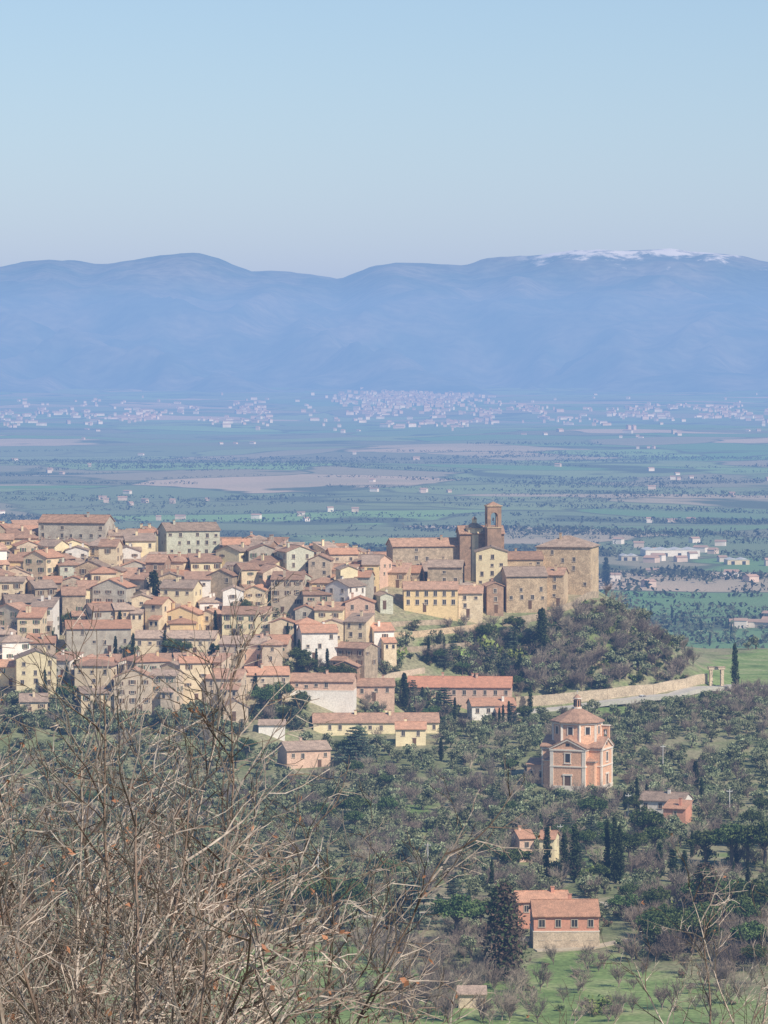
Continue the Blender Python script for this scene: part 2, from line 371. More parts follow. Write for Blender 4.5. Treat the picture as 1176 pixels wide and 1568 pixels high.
# bell tower
def bell_tower():
    Y=1440; p0=at(745,0,Y); p1=at(767,0,Y); X=(p0.x+p1.x)/2; g=ground(X,Y); zt=at(755,771,Y).z-g; b=2.6; mb=MB(); m=W['brick']
    mb.box(-b,b,-b,b,-3,zt-9,m); mb.box(-b-.25,b+.25,-b-.25,b+.25,zt-9,zt-8.6,W['tan'])
    for sx in (-1,1):
        for sy in (-1,1):
            x0,x1=sorted((sx*b,sx*(b-1.3))); y0,y1=sorted((sy*b,sy*(b-1.3))); mb.box(x0,x1,y0,y1,zt-8.6,zt-3.2,m)
    for k in range(8):
        a0=pi*k/8; a1=pi*(k+1)/8; r=1.3
        for s in (-1,1):
            y0,y1=sorted((s*b,s*(b-.9)))
            q=[(r*cos(a0),y0,zt-4.5+r*sin(a0)),(r*cos(a1),y0,zt-4.5+r*sin(a1)),(r*cos(a1),y1,zt-4.5+r*sin(a1)),(r*cos(a0),y1,zt-4.5+r*sin(a0))]
            t=[(v[0],v[1],zt-3.2) for v in q]; mb.hexa(q+t,m)
            mb.hexa([(v[1],v[0],v[2]) for v in q]+[(v[1],v[0],v[2]) for v in t],m)
    mb.box(-b-.01,b+.01,-b-.01,b+.01,zt-3.2,zt-1,m); mb.box(-b-.35,b+.35,-b-.35,b+.35,zt-1,zt-.6,W['tan'])
    mb.prism(4,3.6,.2,zt-.6,zt+.7,RF['a'],ph=pi/4)
    mb.prism(8,.5,.2,zt-6.4,zt-5.2,METAL); mb.tube([Vector((0,0,zt+.6)),Vector((0,0,zt+2.2))],[.06,.04],METAL)
    mb.obj('bell_tower',(X,Y,g),.15)
    mb=MB(); X2=at(727,0,1446).x; g2=ground(X2,1446); zl=at(727,808,1446).z-g2
    mb.prism(8,3.2,3.2,0,zl,W['paleyellow']); mb.prism(8,3.6,1.0,zl,zl+1.8,RF['b']); mb.prism(8,.9,.9,zl+1.8,zl+3.2,W['paleyellow']); mb.prism(8,1.1,.1,zl+3.2,zl+4.2,RF['b'])
    mb.obj('church_dome_lantern',(X2,1446,g2))
bell_tower()

# orange church with octagonal drum
def orange_church():
    p=hit(893,1214); X=at(886,0,p.y+11).x; Y=p.y+11; g=ground(X,Y); mb=MB(); o=W['churchorange']; t=WTRIM; r=RF['a']
    hw,hl,H=5.6,9.6,12.5
    for k in range(4):
        c,s=round(cos(k*pi/2)),round(sin(k*pi/2))
        def T(x,y,z): return (c*x-s*y, s*x+c*y, z)   # arm pointing to -y
        def B(x0,x1,y0,y1,z0,z1,m):
            mb.hexa([T(x0,y0,z0),T(x1,y0,z0),T(x1,y1,z0),T(x0,y1,z0),T(x0,y0,z1),T(x1,y0,z1),T(x1,y1,z1),T(x0,y1,z1)],m)
        B(-hw,hw,-hl,-4,-5,H,o)
        mb.hexa([T(-hw,-hl,H),T(hw,-hl,H),T(hw,-3,H),T(-hw,-3,H),T(-.01,-hl,H+2.6),T(.01,-hl,H+2.6),T(.01,-3,H+2.6),T(-.01,-3,H+2.6)],o)
        for sx in (-1,1):
            mb.hexa([T(sx*(hw+.7),-hl-.5,H-.2),T(0,-hl-.5,H+2.75),T(0,-3,H+2.75),T(sx*(hw+.7),-3,H-.2),T(sx*(hw+.7),-hl-.5,H+.15),T(0,-hl-.5,H+3.1),T(0,-3,H+3.1),T(sx*(hw+.7),-3,H+.15)],r)
            mb.hexa([T(sx*(hw+.3),-hl-.45,H-.55),T(0,-hl-.45,H+2.3),T(0,-hl-.02,H+2.3),T(sx*(hw+.3),-hl-.02,H-.55),T(sx*(hw+.3),-hl-.45,H-.22),T(0,-hl-.45,H+2.72),T(0,-hl-.02,H+2.72),T(sx*(hw+.3),-hl-.02,H-.22)],t)
            x0,x1=sorted((sx*(hw+.12),sx*(hw-1.0))); B(x0,x1,-hl-.14,-hl+.3,-5,H-.9,t)
        B(-hw-.25,hw+.25,-hl-.3,-4,H-.9,H-.4,t); B(-hw-.2,hw+.2,-hl-.24,-4,6.6,7.0,t); B(-hw-.2,hw+.2,-hl-.24,-4,-5,.9,t)
        B(-.8,.8,-hl-.05,-hl+.05,8.1,10.6,PANE)
        for q in ((-1.05,-.8),(.8,1.05)): B(q[0],q[1],-hl-.16,-hl+.05,7.9,10.8,t)
        B(-1.2,1.2,-hl-.2,-hl+.05,10.8,11.1,t); B(-1.2,1.2,-hl-.25,-hl+.05,7.6,7.9,t)
        B(-1.0,1.0,-hl-.06,-hl+.05,0.9,4.0,SHB)
        for q in ((-1.35,-1.0),(1.0,1.35)): B(q[0],q[1],-hl-.2,-hl+.05,.9,4.0,t)
        B(-1.6,1.6,-hl-.3,-hl+.05,4.0,4.5,t)
        B(-.6,.6,-hl-.05,-hl+.05,13,13.9,PANE)
        B(-8.2,-hw-.01,-8.2,-4,-5,8.2,o); B(-8.6,-hw-.02,-8.6,-4,8.2,8.5,t)
        mb.hexa([T(-8.8,-8.8,8.5),T(-hw-.02,-8.8,8.5),T(-hw-.02,-4,8.5),T(-8.8,-4,8.5),T(-hw-.9,-5.6,9.6),T(-hw-.02,-5.6,9.6),T(-hw-.02,-4,9.6),T(-hw-.9,-4,9.6)],r)
    a8=pi/8
    mb.prism(8,7.5,7.5,11,20,o,ph=a8)
    mb.prism(8,7.9,7.9,19.4,20.0,t,ph=a8)
    mb.prism(8,8.5,8.5,20.0,20.35,r,ph=a8); mb.prism(8,8.5,1.4,20.35,24.0,r,ph=a8)
    for i in range(8):
        a=a8+i*pi/4; mb.prism(4,.5,.5,11.2,19.4,t,cx=7.35*cos(a),cy=7.35*sin(a),ph=a)
        a=i*pi/4; R1=7.5*cos(a8)+.03; u=Vector((cos(a),sin(a),0)); v=Vector((-sin(a),cos(a),0))
        def q(s,z,o_=0): w=u*(R1+o_)+v*s; return (w.x,w.y,z)
        mb.hexa([q(-.75,16.4,-.1),q(.75,16.4,-.1),q(.75,16.4,.02),q(-.75,16.4,.02),q(-.75,18.6,-.1),q(.75,18.6,-.1),q(.75,18.6,.02),q(-.75,18.6,.02)],PANE)
        for s0,s1,z0,z1 in ((-1,-.75,16.2,18.8),(.75,1,16.2,18.8),(-1.0,1.0,18.8,19.0)):
            mb.hexa([q(s0,z0,-.1),q(s1,z0,-.1),q(s1,z0,.12),q(s0,z0,.12),q(s0,z1,-.1),q(s1,z1,-.1),q(s1,z1,.12),q(s0,z1,.12)],t)
    mb.prism(8,1.4,1.4,23.6,24.4,t,ph=a8); mb.prism(8,1.05,1.05,24.4,27,o,ph=a8); mb.prism(8,1.4,1.4,27,27.3,t,ph=a8); mb.prism(8,1.3,.15,27.3,28.4,r,ph=a8)
    for i in range(8):
        a=i*pi/4; mb.box(1.0*cos(a)-.2,1.0*cos(a)+.2,1.0*sin(a)-.2,1.0*sin(a)+.2,24.7,26.6,PANE)
    mb.tube([Vector((0,0,28.3)),Vector((0,0,29.8))],[.07,.05],METAL); mb.box(-.4,.4,-.05,.05,29.2,29.33,METAL)
    for x0,x1 in ((7.0,7.6),(8.9,9.5)): mb.box(x0,x1,2.6,3.6,11,17.5,o)
    mb.box(7.0,9.5,2.6,3.6,17.5,18.6,o); mb.box(6.8,9.7,2.4,3.8,18.6,18.9,t); mb.prism(8,.5,.3,16.0,17.2,METAL,cx=8.25,cy=3.1)
    mb.box(-15,-8.21,-4,5,-5,6.5,o); mb.hexa([(-15.5,-4.5,6.5),(-8.21,-4.5,6.5),(-8.21,5.5,6.5),(-15.5,5.5,6.5),(-15.5,.4,8.2),(-8.21,.4,8.2),(-8.21,.6,8.2),(-15.5,.6,8.2)],r)
    for x in (-13.3,-10.5): mb.box(x-.5,x+.5,-4.06,-3.9,2.5,4.5,PANE); mb.box(x-.7,x+.7,-4.12,-3.9,4.5,4.7,t)
    mb.obj('orange_church_with_octagonal_dome',(X,Y,g),-.36); FOOT.append((X,Y,24,22)); LM.append((835,950,Y,1215))
orange_church()

def gate():
    p=hit(1097,1052); mb=MB(); m=WSTONE
    mb.box(-2.6,-1.5,-.6,.6,-1,6.2,m); mb.box(1.5,2.6,-.6,.6,-1,6.2,m); mb.box(-3,3,-.8,.8,6.2,7.0,m); mb.box(-3.2,3.2,-.9,.9,7.0,7.25,RF['b'])
    mb.box(-1.8,-1.5,-.7,.7,4.9,6.2,m); mb.box(1.5,1.8,-.7,.7,4.9,6.2,m); mb.obj('stone_gateway',p,.2)
gate()
def car(px,py,rot,dz=.3):
    p=hit(px,py); mb=MB()
    def tr(x0,x1,y,z0,xa,xb,ya,z1,m): mb.hexa([(x0,-y,z0),(x1,-y,z0),(x1,y,z0),(x0,y,z0),(xa,-ya,z1),(xb,-ya,z1),(xb,ya,z1),(xa,ya,z1)],m)
    tr(-2.1,2.1,.85,.3,-2.15,2.15,.88,.62,CARP); tr(-2.15,2.15,.88,.62,-2.05,1.95,.82,.95,CARP)
    tr(-1.7,1.15,.78,.95,-1.35,.45,.64,1.42,PANE); tr(-1.38,.5,.66,1.42,-1.2,.3,.6,1.5,CARP)
    for x in (-.5,):
        for s in (-1,1): mb.hexa([(x-.05,s*.79,.95),(x+.05,s*.79,.95),(x+.05,s*.7,.95),(x-.05,s*.7,.95),(x-.05,s*.66,1.43),(x+.05,s*.66,1.43),(x+.05,s*.58,1.43),(x-.05,s*.58,1.43)],CARP)
    for x in (-1.35,1.3):
        for s in (-1,1):
            c=[Vector((x,s*.9,.33)),Vector((x,s*.66,.33))]; mb.tube(c,[.33,.33],TYRE,12); mb.poly([(x+.33*cos(a*pi/6),s*.9,.33+.33*sin(a*pi/6)) for a in range(12)],TYRE)
            mb.poly([(x+.18*cos(a*pi/6),s*.905,.33+.18*sin(a*pi/6)) for a in range(12)],METAL)
    o=mb.obj('car',(p.x,p.y,p.z+dz),rot); return o
car(985,1073,.15,.5)
def pole(px,py,yt):
    p=hit(px,py); h=(py-yt)/FPX*p.y; mb=MB()
    mb.tube([Vector((0,0,-1)),Vector((0,0,h))],[.22,.13],CONC,8); mb.box(-.9,.9,-.06,.06,h-.7,h-.55,METAL)
    for x in (-.8,0,.8): mb.prism(6,.07,.05,h-.55,h-.25,WTRIM,cx=x)
    mb.obj('utility_pole',p,R.uniform(-.5,.5))
for a in ((655,1345,1290),(1117,1252,1208),(487,1342,1298),(962,1250,1215),(858,1300,1262),(1015,1180,1140)): pole(*a)
WHP=[]
def warehouse(px,py,wpx,hm,dm,mat):
    p=hit(px,py,2000); w=wpx/FPX*p.y; mb=MB(); a=w/2; WHP.append((p.x,p.y))
    mb.box(-a,a,-dm/2,dm/2,-3,hm,mat)
    n=max(2,int(w/14)); st=w/n
    for i in range(n):
        x=-a+i*st; mb.hexa([(x,-dm/2-.5,hm),(x+st,-dm/2-.5,hm),(x+st,dm/2,hm),(x,dm/2,hm),(x+st/2-.1,-dm/2-.5,hm+1.8),(x+st/2+.1,-dm/2-.5,hm+1.8),(x+st/2+.1,dm/2,hm+1.8),(x+st/2-.1,dm/2,hm+1.8)],METAL)
        mb.box(x+st/2-1.8,x+st/2+1.8,-dm/2-.1,-dm/2,0,3.6,PANE)
    mb.obj('warehouse',p,.1)
warehouse(1026,851,84,7,34,W['white']); warehouse(1128,864,34,5,20,W['cream']); warehouse(962,858,26,5,20,W['grey'])

# ------------------------------------------------------------------ ground
GREEN=[[(330,1470),(400,1445),(560,1440),(650,1490),(800,1500),(820,1462),(930,1458),(960,1475),(1180,1530),(1180,1600),(330,1600)],
       [(1060,1030),(1100,1008),(1190,992),(1190,1060),(1090,1066)],[(850,1082),(1000,1076),(1085,1060),(1150,1062),(1060,1085),(900,1094)],
       [(735,955),(810,965),(800,1000),(740,985)],[(420,1235),(490,1232),(490,1265),(420,1265)],[(570,1235),(700,1235),(700,1275),(600,1275)],[(870,1300),(960,1300),(960,1330),(880,1330)]]
TAN=[[(545,1255),(640,1250),(640,1300),(560,1310)],[(690,1305),(760,1295),(790,1325),(700,1335)],[(600,1380),(700,1350),(720,1372),(620,1400)],[(860,1370),(1010,1385),(1000,1400),(870,1385)],[(660,1235),(740,1215),(760,1230),(700,1245)],
     TOWN]
def ground_mat():
    m=bpy.data.materials.new('terrain_ground'); m.use_nodes=True; nt=m.node_tree; N=nt.nodes; Lk=nt.links; bs=N['Principled BSDF']
    bs.inputs['Roughness'].default_value=.95; bs.inputs['Specular IOR Level'].default_value=.1
    tc=N.new('ShaderNodeTexCoord')
    def nz(sc,det=5,src=None):
        n=N.new('ShaderNodeTexNoise'); n.inputs['Scale'].default_value=sc; n.inputs['Detail'].default_value=det; Lk.new(src or tc.outputs['Object'],n.inputs['Vector']); return n
    def ramp(src,els,const=False):
        r=N.new('ShaderNodeValToRGB'); cr=r.color_ramp
        if const: cr.interpolation='CONSTANT'
        while len(cr.elements)<len(els): cr.elements.new(.5)
        for e,(p,c) in zip(cr.elements,els): e.position=p; e.color=(*c,1)
        Lk.new(src,r.inputs['Fac']); return r
    def mix(f,a,b):
        x=N.new('ShaderNodeMix'); x.data_type='RGBA'; Lk.new(f,x.inputs[0]); Lk.new(a,x.inputs[6]); Lk.new(b,x.inputs[7]); return x.outputs[2]
    near=ramp(nz(.045,7).outputs['Fac'],[(.32,(.15,.17,.075)),(.45,(.21,.22,.115)),(.56,(.29,.26,.16)),(.70,(.18,.24,.085))])
    grn=ramp(nz(.08,6).outputs['Fac'],[(.3,(.13,.19,.065)),(.5,(.21,.28,.10)),(.7,(.31,.33,.16))])
    tan=ramp(nz(.2,6).outputs['Fac'],[(.3,(.26,.23,.14)),(.7,(.45,.37,.25))])
    mp=N.new('ShaderNodeMapping'); mp.inputs['Scale'].default_value=(.0025,.0021,0); mp.inputs['Rotation'].default_value=(0,0,.35)
    wn=nz(.0012,4); vm=N.new('ShaderNodeVectorMath'); vm.operation='MULTIPLY_ADD'; vm.inputs[1].default_value=(1100,800,0); Lk.new(wn.outputs['Color'],vm.inputs[0]); Lk.new(tc.outputs['Object'],vm.inputs[2])
    Lk.new(vm.outputs[0],mp.inputs['Vector'])
    vo=N.new('ShaderNodeTexVoronoi'); vo.voronoi_dimensions='2D'; vo.inputs['Scale'].default_value=1; Lk.new(mp.outputs[0],vo.inputs['Vector'])
    sp=N.new('ShaderNodeSeparateColor'); Lk.new(vo.outputs['Color'],sp.inputs[0])
    fld=ramp(sp.outputs[0],[(0,(.14,.25,.10)),(.16,(.19,.19,.12)),(.27,(.21,.28,.13)),(.42,(.13,.24,.10)),(.54,(.28,.25,.17)),(.64,(.17,.22,.115)),(.80,(.46,.36,.26)),(.88,(.20,.32,.13))],True)
    v2=N.new('ShaderNodeTexVoronoi'); v2.voronoi_dimensions='2D'; v2.feature='DISTANCE_TO_EDGE'; v2.inputs['Scale'].default_value=1; Lk.new(mp.outputs[0],v2.inputs['Vector'])
    edge=ramp(v2.outputs['Distance'],[(.01,(1,1,1)),(.04,(0,0,0))])
    dk=N.new('ShaderNodeRGB'); dk.outputs[0].default_value=(.095,.115,.065,1)
    br=N.new('ShaderNodeRGB'); br.outputs[0].default_value=(.19,.21,.125,1)
    wd=ramp(nz(.0035,6).outputs['Fac'],[(.58,(0,0,0)),(.64,(1,1,1))]); sf=ramp(nz(.0016,5).outputs['Fac'],[(.40,(.0,.0,.0)),(.64,(.55,.55,.55))])
    pl=mix(edge.outputs[0],fld.outputs[0],dk.outputs[0]); pl=mix(sf.outputs[0],pl,br.outputs[0]); pl=mix(wd.outputs[0],pl,dk.outputs[0])
    at_=N.new('ShaderNodeAttribute'); at_.attribute_name='zone'; s2=N.new('ShaderNodeSeparateColor'); Lk.new(at_.outputs['Color'],s2.inputs[0])
    c=mix(s2.outputs[0],near.outputs[0],grn.outputs[0]); c=mix(s2.outputs[1],c,tan.outputs[0]); c=mix(s2.outputs[2],c,pl)
    f=nz(.9,5); mr=N.new('ShaderNodeMapRange'); mr.inputs[1].default_value=.3; mr.inputs[2].default_value=.7; mr.inputs[3].default_value=.65; mr.inputs[4].default_value=1.35; Lk.new(f.outputs['Fac'],mr.inputs[0])
    hs=N.new('ShaderNodeHueSaturation'); Lk.new(c,hs.inputs['Color']); Lk.new(mr.outputs[0],hs.inputs['Value']); Lk.new(hs.outputs[0],bs.inputs['Base Color'])
    return m
def make_ground():
    xs=[]; x=0
    while x<240: xs.append(x); x+=4
    while x<1500: xs.append(x); x+=max(8,(x-200)*.05)
    while x<26000: xs.append(x); x*=1.12
    xs=[-v for v in xs[:0:-1]]+xs
    ys=[]; y=-300
    while y<760: ys.append(y); y+=10 if y>-20 and y<60 else 25
    y=760
    while y<1780: ys.append(y); y+=5
    while y<3500: ys.append(y); y+=25
    while y<30000: ys.append(y); y*=1.011
    V=[];C=[]
    for Y in ys:
        for X in xs:
            g=ground(X,Y); V.append((X,Y,g)); r=gg=0
            pm=max(0,min(1,(Y-1900)/300))
            if 760<=Y<1900 and abs(X)<300:
                px,py=proj((X,Y,g)); px+=14*noise.noise(Vector((X/12,Y/12,0))); py+=8*noise.noise(Vector((X/12,Y/12,5)))
                if any(inpoly(px,py,P) for P in GREEN): r=1
                if any(inpoly(px,py,P) for P in TAN): gg=.8
            C += [r,gg,pm,1]
    nx=len(xs); F=[(j*nx+i,j*nx+i+1,(j+1)*nx+i+1,(j+1)*nx+i) for j in range(len(ys)-1) for i in range(nx-1)]
    me=bpy.data.meshes.new('ground'); me.from_pydata(V,[],F)
    a=me.color_attributes.new('zone','FLOAT_COLOR','POINT'); a.data.foreach_set('color',C)
    me.materials.append(ground_mat()); me.polygons.foreach_set('use_smooth',[True]*len(F)); me.update()
    o=bpy.data.objects.new('ground',me); COL.objects.link(o)
make_ground()

# roads & walls
ROADPTS=[]
def densify(pts,step=3):
    out=[]
    for a,b in zip(pts,pts[1:]):
        n=max(1,int((b-a).length/step))
        for i in range(n): out.append(a.lerp(b,i/n))
    out.append(pts[-1]); return out
def ribbon(name,pp,width,mat,dz=.25,excl=True):
    pts=densify([hit(*p) for p in pp]); mb=MB(); prev=None
    for i,p in enumerate(pts):
        t=(pts[min(i+1,len(pts)-1)]-pts[max(0,i-1)]); t.z=0; t.normalize(); n=Vector((-t.y,t.x,0))*width/2
        a,b=p+n,p-n; zc=max(ground(a.x,a.y),ground(b.x,b.y),ground(p.x,p.y))+dz
        cur=[(a.x,a.y,zc),(b.x,b.y,zc),(b.x,b.y,zc-1.5),(a.x,a.y,zc-1.5)]
        if prev: mb.hexa([prev[3],prev[2],cur[2],cur[3],prev[0],prev[1],cur[1],cur[0]],mat)
        prev=cur
        if excl: ROADPTS.append((p.x,p.y,width/2+2.5))
    mb.obj(name)
def wallline(name,pp,h,th,mat,cap=True):
    pts=densify([hit(*p) for p in pp],4); mb=MB()
    for a,b in zip(pts,pts[1:]):
        t=(b-a); t.z=0; t.normalize(); n=Vector((-t.y,t.x,0))*th/2
        za,zb=ground(a.x,a.y)+h,ground(b.x,b.y)+h
        mb.hexa([(*(a-n).xy,za-h-2),(*(b-n).xy,zb-h-2),(*(b+n).xy,zb-h-2),(*(a+n).xy,za-h-2),(*(a-n).xy,za),(*(b-n).xy,zb),(*(b+n).xy,zb),(*(a+n).xy,za)],mat)
        ROADPTS.append((a.x,a.y,2))
    mb.obj(name)
ribbon('road',[(780,1092),(860,1085),(960,1077),(1030,1068),(1090,1056),(1130,1052),(1200,1050)],6,ASPH)
wallline('retaining_wall',[(790,1082),(860,1077),(930,1070),(1000,1063),(1050,1054),(1082,1046)],3.4,.8,WSTONE)
ribbon('dirt_track',[(875,1378),(940,1388),(1000,1396),(1050,1410)],3.6,DIRT)
ribbon('driveway',[(820,1456),(900,1453),(965,1440)],3.2,DIRT)
ribbon('country_lane',[(470,1412),(540,1404),(600,1408),(660,1398),(740,1380)],3.0,DIRT)
wallline('terrace_wall',[(590,978),(640,975),(700,968),(745,962)],2.0,.8,W['tan'])
wallline('terrace_wall',[(600,1000),(650,996),(720,990)],1.6,.8,W['stone'])
wallline('terrace_wall',[(590,960),(640,957),(690,955)],1.6,.8,W['stone'])
wallline('terrace_wall',[(770,958),(830,948),(880,930),(915,915)],2.2,1.0,W['stone'])
wallline('garden_wall',[(560,1050),(600,1038),(650,1030)],1.8,.6,W['beige'])
wallline('garden_wall',[(820,1452),(870,1450),(918,1449)],1.4,.5,W['beige'])

# ------------------------------------------------------------------ trees
def olive_mesh(sd):
    r=random.Random(sd); mb=MB()
    mb.tube([Vector((0,0,-.6)),Vector((.1,0,.6)),Vector((.05,.1,1.5))],[.38,.28,.22],BARK,6)
    for k in range(4):
        a=k*1.6+r.random(); mb.tube([Vector((.05,.1,1.2)),Vector((cos(a)*.8,sin(a)*.8,2.2)),Vector((cos(a)*1.5,sin(a)*1.5,3.2))],[.16,.1,.04],BARK,5)
    for k in range(16):
        a=r.uniform(0,2*pi); q=r.uniform(.3,2.4); z=r.uniform(1.2,3.9); q*= (1.1-.35*abs(z-2.4)/1.4)
        mb.clump(Vector((cos(a)*q,sin(a)*q,z)),r.uniform(.6,1.1),32,.34,OL1 if r.random()<.66 else OL2,r)
    return mb.mesh('olive_tree_crown')
def cypress_mesh(sd,w=1.0,mats=(CY1,CY2),n=60,top=.1):
    r=random.Random(sd); mb=MB()   # unit: height 10
    mb.tube([Vector((0,0,-.8)),Vector((0,0,4)),Vector((0,0,8.5))],[.2,.14,.05],BARK,6)
    for k in range(n):
        t=(k+.5)/n; z=.5+t*9.3; rad=w*(min(1,t*5+.3)*(1-t)**.45*.95+top)
        a=r.uniform(0,2*pi); q=rad*r.uniform(.2,.75)
        mb.clump(Vector((cos(a)*q,sin(a)*q,z)),rad*.5+.12,34,.22,mats[0] if r.random()<.7 else mats[1],r,1.5)
    return mb.mesh('cypress_crown')
def pine_mesh(sd,flat=.35,mats=(PN1,PN2),R0=4.0,H=8.0):
    r=random.Random(sd); mb=MB(); mb.tube([Vector((0,0,-1)),Vector((.2,0,H*.35)),Vector((0,.1,H*.7))],[.35,.28,.2],BARK,7)
    for k in range(9):
        a=k*.7+r.random()*.4; q=R0*r.uniform(.5,.85); mb.tube([Vector((0,.1,H*.42+r.random())),Vector((cos(a)*q*.5,sin(a)*q*.5,H*.6)),Vector((cos(a)*q,sin(a)*q,H*.72))],[.15,.1,.05],BARK,5)
    for k in range(62):
        a=r.uniform(0,2*pi); q=R0*sqrt(r.random())*.92; z=H*(.66+(flat+.12)*.6*sqrt(max(0,1-(q/R0)**2))*r.uniform(-.1,1.2))
        mb.clump(Vector((cos(a)*q,sin(a)*q,z)),r.uniform(.7,1.15),40,.27,mats[0] if r.random()<.6 else mats[1],r,.7)
    return mb.mesh('pine_crown')
def cedar_mesh(sd,mats=(CD1,CD2)):
    r=random.Random(sd); mb=MB(); mb.tube([Vector((0,0,-1)),Vector((0,0,5)),Vector((0,0,9.6))],[.3,.2,.05],BARK,6)
    for lv in range(11):
        z=1.3+lv*.78; rad=4.0*(1-lv/12.5)**.8
        for k in range(8):
            a=r.uniform(0,2*pi); L_=rad*r.uniform(.7,1.08)
            tip=Vector((cos(a)*L_,sin(a)*L_,z+.25*L_*.3)); mb.tube([Vector((0,0,z)),tip],[.08,.03],BARK,3)
            for j in range(3):
                c=Vector((0,0,z)).lerp(tip,.35+.3*j); mb.clump(c,.3+.45*rad/4,20,.2,mats[0] if r.random()<.6 else mats[1],r,.4)
    return mb.mesh('cedar_crown')
def shrub_mesh(sd,m1,m2,n=8):
    r=random.Random(sd); mb=MB()
    for k in range(5):
        a=r.uniform(0,6.3); mb.tube([Vector((0,0,-.4)),Vector((cos(a)*.5,sin(a)*.5,1.4))],[.07,.03],BARK,3)
    for k in range(n):
        a=r.uniform(0,2*pi); q=r.uniform(0,1.3); mb.clump(Vector((cos(a)*q,sin(a)*q,r.uniform(.4,1.7))),r.uniform(.45,.85),28,.25,m1 if r.random()<.6 else m2,r)
    return mb.mesh('shrub_foliage')
def bare_small(sd,H=5.5,mat=FAR_TWIG):
    r=random.Random(sd); mb=MB()
    def br(p,d,L_,rad,lv):
        n=2 if lv<2 else 3; pts=[p]; q=p.copy(); dd=d.copy()
        for i in range(n):
            dd=(dd+Vector((r.gauss(0,.18),r.gauss(0,.18),r.gauss(0,.1)+.07))).normalized(); q=q+dd*L_/n; pts.append(q.copy())
        mb.tube(pts,[rad*(1-.5*i/n) for i in range(n+1)],mat,3)
        if lv>0:
            for k in range(6):
                t=r.uniform(.25,1); i=min(n-1,int(t*n)); b=pts[i].lerp(pts[i+1],t*n-i)
                nd=(dd+Vector((r.gauss(0,.6),r.gauss(0,.6),r.gauss(0,.35)+.1))).normalized(); br(b,nd,L_*r.uniform(.45,.7),max(.028,rad*.5),lv-1)
    br(Vector((0,0,-.5)),Vector((0,0,1)),H*.45,.16,0)
    for k in range(9): br(Vector((0,0,H*.12+.07*k)),Vector((r.gauss(0,.5),r.gauss(0,.5),1)).normalized(),H*.55,.09,2)
    return mb.mesh('bare_tree_branches')
OLV=[olive_mesh(i) for i in range(5)]; CYP=[cypress_mesh(10+i) for i in range(3)]; CYPW=cypress_mesh(33,1.9,n=110); PIN=[pine_mesh(40+i) for i in range(2)]
CED=[cedar_mesh(50+i) for i in range(2)]; SHR=[shrub_mesh(60,SH1,OL2),shrub_mesh(61,SH1,SH2),shrub_mesh(62,OL2,PN1),shrub_mesh(64,SH3,SH1)]; SHB_=shrub_mesh(63,SH2,SH2,10)
BAR=[bare_small(70+i) for i in range(4)]; DARKC=cypress_mesh(80,2.2,(RB1,CY2),n=120,top=.25)
TREES=[]
def tree(name,me,px,yb,yt,wpx=None,unit=10.0,uw=2.0):
    p=hit(px,yb); top=at(px,yt,p.y).z; H=max(2,top-p.z); s=H/unit
    sx=s if wpx is None else (wpx/FPX*p.y)/uw
    inst(name,me,p,R.uniform(0,6),(sx,sx,s)); TREES.append((p.x,p.y,sx*uw/2))
for a in [(77,925,880,20),(325,1022,985,20),(619,1087,1030,15),(928,897,853,15),(838,1346,1265,16),(864,1345,1275,16),(880,1352,1262,20),(930,1352,1255,15),(941,1354,1250,15),(949,1354,1262,13),(975,1238,1190,9),(990,1240,1200,8),(1065,1212,1165,13),(1125,1060,985,13),
          (957,1240,1212,9),(675,1165,1130,10),(1010,1345,1290,18),(1030,1350,1300,20),(812,1085,1050,10),(1048,1345,1302,16),(796,1040,1000,12),(770,1060,1025,12)]:
    tree('cypress_tree',R.choice(CYP),a[0],a[1],a[2],a[3])
tree('cypress_tree',CYPW,235,945,875,34,uw=3.8); tree('cypress_tree',CYPW,829,1003,932,28,uw=3.8)
tree('dark_conifer',DARKC,772,1502,1355,76,uw=4.6); tree('dark_conifer',DARKC,1080,1432,1325,60,uw=4.6)
for a in [(515,1432,1342,100),(450,1425,1345,85),(385,1410,1340,75),(700,1445,1372,90),(1080,1410,1345,85),(1120,1330,1262,85),(1170,1335,1258,85),(1080,1325,1272,70),(430,1085,1045,44),(405,1100,1050,48),(350,1395,1345,60),(1150,1420,1350,80),(735,1420,1380,60),(1145,1330,1265,80),(1060,1460,1400,80),(960,1410,1370,60)]:
    tree('stone_pine',R.choice(PIN),a[0],a[1],a[2],a[3],unit=8.0,uw=9.0)
for a in [(545,1172,1110,70),(640,1425,1340,80),(680,1098,1050,45),(610,1420,1365,60),(905,1300,1262,50)]:
    tree('cedar_tree',R.choice(CED),a[0],a[1],a[2],a[3],unit=10,uw=8.0)
for a in [(915,1552,1518,70),(593,1420,1385,26),(905,1345,1322,40),(745,1010,965,50),(610,1015,985,44),(700,1010,985,50),(790,1020,985,50),(935,980,955,30),(1010,1395,1365,50)]:
    tree('green_shrub',SHB_,a[0],a[1],a[2],a[3],unit=2.5,uw=3.4)

